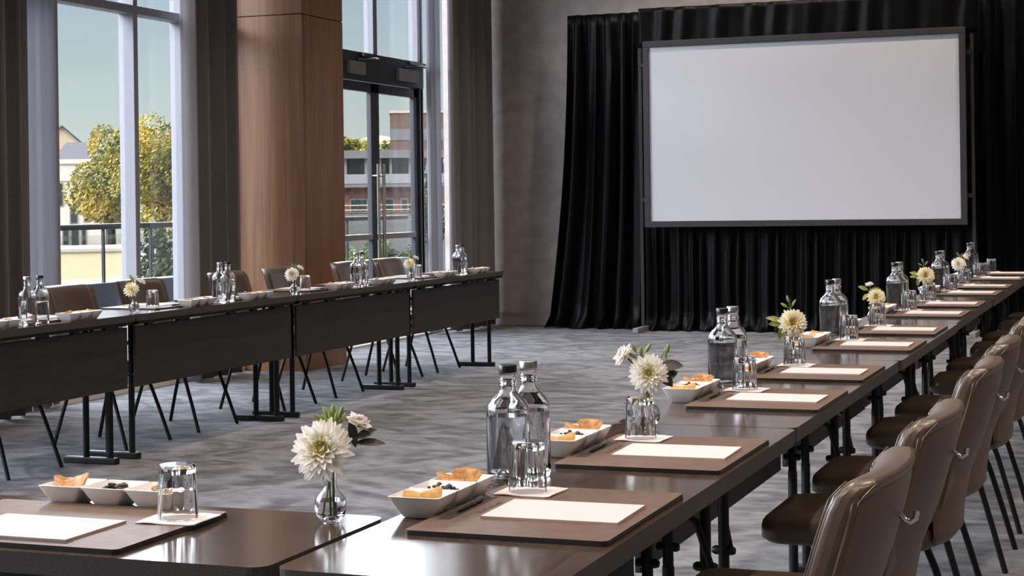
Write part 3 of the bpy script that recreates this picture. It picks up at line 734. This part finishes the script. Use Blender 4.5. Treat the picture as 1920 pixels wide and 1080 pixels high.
D_white = dahlia_mesh('bloom', 'petal_white', .056, 1)
D_cream = dahlia_mesh('bloom', 'petal_cream', .050, 2)
D_ruf = ruffle_mesh('bloom', 'petal_pale', .026, 3)
def leaf(mb, p, d, up, L, w, mi=0):
    p = Vector(p); d = Vector(d).normalized(); s_ = d.cross(Vector(up)).normalized(); n_ = s_.cross(d)
    v = []
    for j in range(7):
        t_ = j / 6; hw_ = w * .5 * sin(pi * min(.99, t_ * .96 + .02)) ** .8
        c = p + d * (L * t_) + n_ * (-.18 * L * t_ * t_)
        for i in (-1, 0, 1): v.append(tuple(c + s_ * hw_ * i + n_ * (.22 * hw_ * abs(i))))
    mb.add(v, [(j * 3 + i, j * 3 + i + 1, j * 3 + i + 4, j * 3 + i + 3) for j in range(6) for i in range(2)], mi)
def aim(o, d):
    o.rotation_mode = 'QUATERNION'; o.rotation_quaternion = Vector((0, 0, 1)).rotation_difference(Vector(d).normalized())
def bloom(name, data, label, cat, base, head, face, where, stem_from=(0, 0, .012), centre=True, scale=1.0):
    """a cut flower standing in a vase at base; head is given relative to it"""
    t = thing(name, label, cat, base, 0, 'flowers in the bud vases')
    h = Vector(head); f = Vector(face).normalized()
    b = bpy.data.objects.new('bloom', data); COL.objects.link(b); b.parent = t; b.location = h; aim(b, f); b.scale = (scale,) * 3
    a = Vector(stem_from); neck = Vector((h.x * .12, h.y * .12, .098)); e_ = h - f * .004
    pts = [a, a.lerp(neck, .55), neck, neck.lerp(e_, .6) + Vector((0, 0, .006)) - f * .012, e_]
    MB().tube([tuple(q) for q in pts], [.0017, .0017, .0017, .0018, .0026], 7).build('stem', 'stem_green', t, smooth=True)
    if centre:
        c_ = MB().lathe([(.001, .012), (.004, .011), (.006, .008), (.006, 0)], 12).build('flower_centre', 'flower_heart', t, smooth=True); c_.location = h; aim(c_, f)
    return t
RV = Vector((.937, .35, 0))        # roughly along the picture's width, seen from the tables
CV = Vector((.35, -.937, 0))       # toward the room's near end
def sprig(label, base, tip, where, kind, seed, stem_from=(.006, 0, .012), lm_='leaf_dark', n=4, L=.045, w=.018, dirs=None):
    rnd = random.Random(seed); t = thing('bud_sprig' if kind == 'bud' else 'leaf_sprig', label, 'foliage', base, 0, 'greenery in the bud vases')
    tip = Vector(tip); a = Vector(stem_from); neck = Vector((tip.x * .10, tip.y * .10, .099))
    pts = [a, a.lerp(neck, .5), neck, neck.lerp(tip, .5) + Vector((0, 0, .008)), tip]
    MB().tube([tuple(q) for q in pts], [.0014, .0014, .0013, .0012, .0009], 6).build('stem', 'stem_green', t, smooth=True)
    if kind == 'bud':
        mb = MB()
        node = tip - Vector((0, 0, .034))
        for q in range(n):
            th = radians(-58 + 88 * q / max(1, n - 1)) if n > 2 else radians(8 * q)
            d = (RV * sin(th) + CV * rnd.uniform(-.35, .35) + Vector((0, 0, cos(th)))).normalized(); c = node + d * (.024 + .012 * (q % 2))
            mb.tube([tuple(node), tuple(c - d * .010)], .0009, 5)
            mb.tube([tuple(c + d * z) for z in (-.012, -.007, 0, .008, .014)], [.0012, .0040, .0050, .0040, .0010], 8)
        mb.build('buds', 'bud_green', t, smooth=True)
    else:
        mb = MB()
        for q in range(n):
            if dirs: d = Vector(dirs[q % len(dirs)])
            else: d = Vector((rnd.uniform(-1, 1), rnd.uniform(-1, .6), rnd.uniform(-.2, .9)))
            leaf(mb, tip - Vector((0, 0, .008 * q)), d, CV + Vector((rnd.uniform(-.4, .4), 0, rnd.uniform(.1, .9))), L * rnd.uniform(.8, 1.15), w)
        mb.build('leaves', lm_, t, smooth=True, angle=180)
    return t
def rel(a, b, z): q = RV * a + CV * b; return (q.x, q.y, z)
def vase_set(i, x, y, where, style, seed):
    base = (x, y, T); rnd = random.Random(seed)
    place(P_va, u_va, f'round glass bud vase {where}', base, 0)
    nm = f'in the bud vase {where}'
    if style == 'A':
        bloom('dahlia', D_white, f'large white dahlia {nm}', 'flower', base, rel(-.012, .02, .133), rel(-.30, .85, .38), nm)
        bloom('carnation', D_ruf, f'small ruffled white carnation {nm}', 'flower', base, rel(.047, -.012, .168), rel(.45, .3, .8), nm, (.004, .006, .012), False)
        sprig(f'sprig of green buds {nm}', base, rel(.008, -.01, .193), nm, 'bud', seed, (-.010, -.004, .012), n=9)
        sprig(f'dark pointed leaves {nm}', base, rel(.045, -.004, .148), nm, 'leaf', seed + 1, (.008, -.006, .012), n=3, L=.05, w=.017, dirs=[rel(1, .2, .5), rel(1, 0, .05), rel(-.15, .1, 1)])
    elif style == 'B':
        bloom('dahlia', D_white, f'white dahlia {nm}', 'flower', base, rel(0, .02, .135), rel(-.05, .95, .25), nm, scale=.88)
        bloom('carnation', D_ruf, f'ruffled white carnation {nm}', 'flower', base, rel(-.052, -.012, .173), rel(-.7, .3, .5), nm, (.004, .006, .012), False, 1.25)
        sprig(f'sprig of green buds {nm}', base, rel(-.016, -.01, .198), nm, 'bud', seed, (-.010, -.004, .012), n=4)
        b = sprig(f'single yellow green bud {nm}', base, rel(.046, -.01, .193), nm, 'bud', seed + 3, (-.004, .008, .012), n=2)
        sprig(f'dark purple leaves {nm}', base, rel(.03, 0, .150), nm, 'leaf', seed + 1, (.008, -.006, .012), n=5, L=.055, w=.03, dirs=[rel(.9, .2, .1), rel(.5, .4, -.75), rel(-1.6, .3, .25), rel(-1.8, .3, -.1), rel(.9, .1, .45)])
    elif style == 'C':
        bloom('dahlia', D_cream, f'cream dahlia {nm}', 'flower', base, rel(.004, .015, .135), rel(.05, .9, .3), nm)
        sprig(f'green leaf spray {nm}', base, rel(-.03, 0, .140), nm, 'leaf', seed + 1, (.008, -.006, .012), 'leaf_green', n=3, L=.055, w=.022, dirs=[rel(-1, .1, .3), rel(-.9, .3, .0), rel(-.2, .3, -.7)])
        sprig(f'thin bud sprig {nm}', base, rel(-.002, 0, .215), nm, 'bud', seed, n=3)
    elif style == 'D':
        bloom('dahlia', D_cream, f'cream dahlia {nm}', 'flower', base, rel(.012, .015, .118), rel(.05, .9, .35), nm, scale=.85)
        bloom('carnation', D_ruf, f'yellow white carnation {nm}', 'flower', base, rel(-.012, -.012, .168), rel(-.2, .3, .9), nm, (.004, .006, .012), False, .8)
        sprig(f'green leaf spray {nm}', base, rel(-.02, 0, .150), nm, 'leaf', seed + 1, (.008, -.006, .012), 'leaf_green', n=4, L=.05, w=.02, dirs=[rel(-1, .1, .45), rel(1.4, .1, .6), rel(-.6, .3, -.5), rel(1.1, .2, .9)])
    else:
        bloom('dahlia', D_white if seed % 2 else D_cream, f'pale dahlia {nm}', 'flower', base, rel(-.012, .012, .128), rel(-.2, .85, .45), nm, scale=.85)
        bloom('carnation', D_ruf, f'small pale carnation {nm}', 'flower', base, rel(.034, -.012, .160), rel(.5, .3, .8), nm, (.004, .006, .012), False)
        sprig(f'green leaf spray {nm}', base, rel(0, 0, .165), nm, 'leaf', seed + 1, (.008, -.006, .012), 'leaf_green', n=3, L=.042, w=.018, dirs=[rel(-.5, .1, 1), rel(.4, .1, 1), rel(-.9, .2, .3)])
vase_set(0, -1.378, 2.752, 'on the cross table', 'A', 1)
for i, (dy, st_) in enumerate(((1.770, 'B'), (1.74, 'C'), (1.76, 'D'), (1.76, 'C'), (1.76, 'E'))):
    vase_set(i + 1, -1.190, OFF0 + PIT * i + dy, f'at the {ORD[i]} table joint {OPP}', st_, 11 + 2 * i)
for i in range(4):
    vase_set(i + 10, IL - .08, LEND - PIT * (i + 1) + .10, f'on the {ORD[i]} table from screen end, window row', 'E', 30 + i)

# ------------------------------------------------------------------ outside
mat('stucco_cream', (.74, .66, .42), .8)
mat('stucco_pale', (.55, .49, .42), .8)
mat('roof_dark', (.075, .07, .075), .8)
mat('gable_tan', (.42, .34, .24), .8)
noisy(mat('brick_red', rough=.85), (.115, .050, .038), (.165, .075, .058), nscale=3)
mat('brick_brown', (.095, .052, .032), .85)
mat('slab_grey', (.125, .12, .12), .8)
mat('dark_glass', (.02, .03, .03), .15)
mat('window_trim', (.17, .165, .15), .6)
noisy(mat('asphalt', rough=.9), (.10, .10, .105), (.15, .15, .15), nscale=1)
mat('bark', (.05, .04, .03), .9)
mat('parapet_blue', (.085, .105, .135), .7)
def leafmat(name, c1, c2):
    M = noisy(mat(name, rough=.6, spec=.3), c1, c2, nscale=.55, detail=3, lo=.42, hi=.6)
leafmat('foliage_gold', (.065, .085, .014), (.42, .31, .045))
leafmat('foliage_olive', (.10, .13, .025), (.38, .29, .05))
leafmat('foliage_dark', (.02, .035, .012), (.07, .09, .03))
leafmat('foliage_green', (.05, .10, .02), (.20, .26, .06))
def pol(Rr, deg): return (-Rr * sin(radians(deg)), Rr * cos(radians(deg)))
GZ = -5.0
struct(MB().box(-260, -7.4, -60, 260, GZ - .3, GZ).build('ground', 'asphalt'))
# balcony
struct(MB().box(-9.05, -7.32, -2, 20, -.3, -.05).build('balcony_slab', 'slab_grey'))
struct(MB().box(-9.05, -8.85, -2, 20, -.05, .67).build('balcony_parapet', 'parapet_blue', bevel=.01))
rl = thing('balcony_railing', 'dark metal balcony railing with glass infill outside the windows', 'railing', (-8.9, 0, 0))
MB().box(-.03, .03, 4, 20, 1.15, 1.20).build('top_rail', 'dark_frame', rl, bevel=.006)
for y in (8.9, 10.3, 11.75, 13.29, 14.07, 15.5, 16.9, 18.3): MB().box(-.012, .012, y - .012, y + .012, .67, 1.15).build('post', 'dark_frame', rl)
MB().box(-.004, .004, 4, 20, .72, 1.10).build('infill_pane', 'pane_glass', rl)
def tree(label, x, y, h, rx, rz, cz, m_, seed, n=5200, ls=.20, trunk=True):
    rnd = random.Random(seed)
    t = thing('broadleaf_tree', label, 'tree', (x, y, GZ), 0, 'autumn trees outside')
    blobs = []
    for _ in range(26):
        while True:
            p = Vector((rnd.uniform(-1, 1), rnd.uniform(-1, 1), rnd.uniform(-1, 1)))
            if p.length < .82: break
        blobs.append((p, rnd.uniform(.22, .40)))
    mb = MB()
    for q in range(n):
        c, r = rnd.choice(blobs); d = Vector((rnd.gauss(0, 1), rnd.gauss(0, 1), rnd.gauss(0, 1))).normalized() * r * rnd.uniform(.6, 1.0) ** .5
        p = c + d; P = Vector((p.x * rx, p.y * rx, cz + p.z * rz))
        a = Vector((rnd.gauss(0, 1), rnd.gauss(0, 1), rnd.gauss(0, 1))).normalized(); b = a.orthogonal().normalized(); c2 = a.cross(b)
        s_ = ls * rnd.uniform(.6, 1.3)
        mb.add([tuple(P + b * s_), tuple(P + c2 * s_ * .6), tuple(P - b * s_), tuple(P - c2 * s_ * .6)], [(0, 1, 2, 3)])
    mb.build('crown', m_, t)
    if trunk:
        tr = MB().tube([(0, 0, 0), (.05, 0, cz * .4), (0, .05, cz)], [.32, .25, .15], 8)
        for q in range(6):
            c, r = blobs[q]; tr.tube([(0, 0, cz * .75), (c.x * rx * .9, c.y * rx * .9, cz + c.z * rz * .9)], [.12, .04], 6)
        tr.build('trunk', 'bark', t, smooth=True)
    return t
def house(name, label, Rr, deg, w, d, z1, m_, rz, windows=(), roof=None, gable=None, group=None):
    x, y = pol(Rr, deg); t = thing(name, label, 'building', (x, y, GZ), rz, group)
    zz = z1 - GZ
    MB().box(-w / 2, w / 2, 0, d, 0, zz).build('wall', m_, t)
    for (a, b, c, e_) in windows:
        f = MB().box(a - .07, b + .07, -.06, .02, c - GZ - .07, e_ - GZ + .07).build('window', 'window_trim', t)
        MB().box(a, b, -.075, -.05, c - GZ, e_ - GZ).build('pane', 'dark_glass', f)
    if roof == 'gable':
        hgt = gable
        MB().add([(-w / 2, 0, zz), (w / 2, 0, zz), (0, 0, zz + hgt), (-w / 2, d, zz), (w / 2, d, zz), (0, d, zz + hgt)], [(0, 1, 2), (3, 5, 4)]).build('gable', 'gable_tan', t)
        MB().add([(-w / 2 - .3, -.3, zz - .1), (0, -.3, zz + hgt + .12), (0, d, zz + hgt + .12), (-w / 2 - .3, d, zz - .1), (w / 2 + .3, -.3, zz - .1), (w / 2 + .3, d, zz - .1)], [(0, 1, 2, 3), (1, 4, 5, 2)]).build('roof', 'roof_dark', t, solid=.15)
    elif roof == 'hip':
        MB().add([(-w / 2 - .3, -.3, zz), (w / 2 + .3, -.3, zz), (w / 2 + .3, d, zz), (-w / 2 - .3, d, zz), (-w / 4, d / 2, zz + gable), (w / 4, d / 2, zz + gable)], [(0, 1, 5, 4), (2, 3, 4, 5), (1, 2, 5), (3, 0, 4)]).build('roof', 'roof_dark', t)
    return t
def facing(deg): return radians(deg)     # front turned toward the room
# seen through the tall window
house('house', 'tan gabled house far behind the golden trees', 200, 35.05, 4.6, 6, 8.4, 'gable_tan', facing(35.05), (), 'gable', 2.1)
house('house', 'low house with dark hipped roof behind the golden trees', 190, 34.5, 5.4, 6, 6.6, 'stucco_pale', facing(34.5), ((-1.6, -1.0, 4.6, 5.8), (.2, .8, 4.6, 5.8)), 'hip', 1.9)
w = []
for x0, x1, ya, yb_ in ((110, 117, 347, 387), (132, 143, 388, 420), (157, 164, 393, 417), (118, 127, 430, 460), (133, 145, 432, 462), (152, 158, 432, 460)):
    cxp = 118; w.append(((x0 - cxp) * .0361, (x1 - cxp) * .0361, 1.343 - (yb_ - 393) * .0361, 1.343 - (ya - 393) * .0361))
th = house('townhouse', 'pale rendered townhouse with dark windows behind the golden trees', 120, 35.05, 4.0, 8, 4.55, 'stucco_pale', facing(35.05), w)
MB().box(-2.1, 2.1, -.15, .3, 4.35 - GZ, 4.65 - GZ).box(-2.1, 2.1, -.1, .2, 3.2 - GZ, 3.35 - GZ).build('cornice', 'stucco_cream', th)
sh_ = house('garage', 'low cream building with a blank wall below the golden trees', 45, 35.25, 3.5, 6, .28, 'stucco_cream', facing(35.25))
MB().box(-1.8, 1.8, -.06, .1, .24 - GZ, .32 - GZ).build('coping', 'stucco_pale', sh_)
x, y = pol(70, 33.6); tree('smaller golden autumn tree, nearest the pale townhouse', x, y, 0, 2.0, 2.25, 2.7 - GZ, 'foliage_gold', 1, 14000, .075)
x, y = pol(66, 32.0); tree('tall golden autumn tree filling the window pane beside the mullion', x, y, 0, 2.2, 2.65, 2.75 - GZ, 'foliage_gold', 2, 15000, .075)
x, y = pol(58, 31.9); tree('dark green bush under the tall golden tree', x, y, 0, 1.3, 1.5, -.6 - GZ, 'foliage_dark', 3, 2600, .10)
# seen through the glass door
k_ = .0339
def wpx(x0, x1, ya, yb_): return ((x0 - 719) * k_, (x1 - 719) * k_, 1.343 - (yb_ - 386.5) * k_, 1.343 - (ya - 386.5) * k_)
ab = house('apartment_building', 'low brick apartment building with balcony and flat grey roof', 110, 24.7, 7.4, 9, 2.6, 'brick_red', facing(24.7), (wpx(657, 667, 378, 400), wpx(669, 686, 378, 400), wpx(722, 736, 378, 400), wpx(752, 762, 378, 400), wpx(790, 806, 378, 400)))
q = lambda x: (x - 719) * k_
MB().box(-3.9, 3.9, -.9, 9.2, 4.25 - GZ, 4.75 - GZ).build('roof_slab', 'slab_grey', ab)
MB().box(-3.8, 3.8, .6, 8, 2.6 - GZ, 4.3 - GZ).build('balcony_glazing', 'dark_glass', ab)
for xx in (648, 686, 712, 732, 768, 800): MB().box(q(xx) - .09, q(xx) + .09, -.5, -.3, 2.6 - GZ, 4.3 - GZ).build('column', 'window_trim', ab)
MB().box(-3.9, 3.9, -.75, -.68, 2.65 - GZ, 3.25 - GZ).build('balustrade', 'closer_grey', ab)
MB().box(-3.9, 3.9, -.8, .1, 2.42 - GZ, 2.62 - GZ).build('balcony_slab', 'slab_grey', ab)
tw = house('tower_block', 'tall brown brick block rising behind the flat roofed apartment building', 140, 23.55, 4.5, 8, 8.7, 'brick_brown', facing(23.55))
MB().box(-2.35, 2.35, -.1, 8.1, 8.7 - GZ, 8.9 - GZ).build('parapet', 'gable_tan', tw)
MB().box(-2.26, 2.26, -.06, .1, 6.5 - GZ, 7.4 - GZ).build('spandrel', 'slab_grey', tw); MB().box(-2.26, 2.26, -.06, .1, 4.6 - GZ, 5.5 - GZ).build('spandrel', 'gable_tan', tw)
hl = MB()
def hillf(u, v):
    d = 27.6 - 5.6 * u; x, y = pol(250 + 60 * v, d)
    return (x, y, GZ + (18.2 * (sin(pi * min(1, max(0, (u * .9 + .05)))) ** .7) - 1.5 * u) * sin(pi * v * .9 + .1))
struct(hl.grid(hillf, 30, 8).build('hill', 'foliage_olive', smooth=True))
for i, (dg, R_t, zc, m_) in enumerate(((26.1, 205, 7.9, 'foliage_gold'), (25.4, 235, 8.4, 'foliage_olive'), (24.75, 212, 7.3, 'foliage_gold'))):
    x, y = pol(R_t, dg); tree(('yellow tree on the hill by the pillar side of the door', 'olive tree on the hill at middle of the door', 'yellow tree on the hill beside the brown block')[i], x, y, 0, 2.6, 1.9, zc - GZ, m_, 20 + i, 3600, .20)
x, y = pol(85, 24.9); t_ = thing('boundary_wall', 'long grey boundary wall in front of the brick apartment building', 'wall', (x, y, GZ), facing(24.9))
MB().box(-3.4, 3.4, 0, .3, 0, .85 - GZ).build('wall', 'slab_grey', t_); MB().box(-3.4, 3.4, -.08, -.02, 1.05 - GZ, 1.10 - GZ).box(-3.4, 3.4, -.08, -.02, 1.28 - GZ, 1.33 - GZ).build('rail', 'gable_tan', t_)
for i, (dg, zc, m_) in enumerate(((25.75, -.75, 'foliage_green'), (24.9, -.6, 'foliage_green'), (24.2, -.7, 'foliage_dark'))):
    x, y = pol(62, dg); tree(('green shrub nearest the pillar below the grey boundary wall', 'green shrub in the middle below the grey boundary wall', 'dark shrub below the grey boundary wall by the door frame')[i], x, y, 0, .75, .7, zc - GZ, m_, 30 + i, 1500, .07, False)
x, y = pol(52, 23.25); tree('dark narrow tree outside the panel beside the glass door', x, y, 0, .55, 2.1, .9 - GZ, 'foliage_dark', 40, 2600, .08)
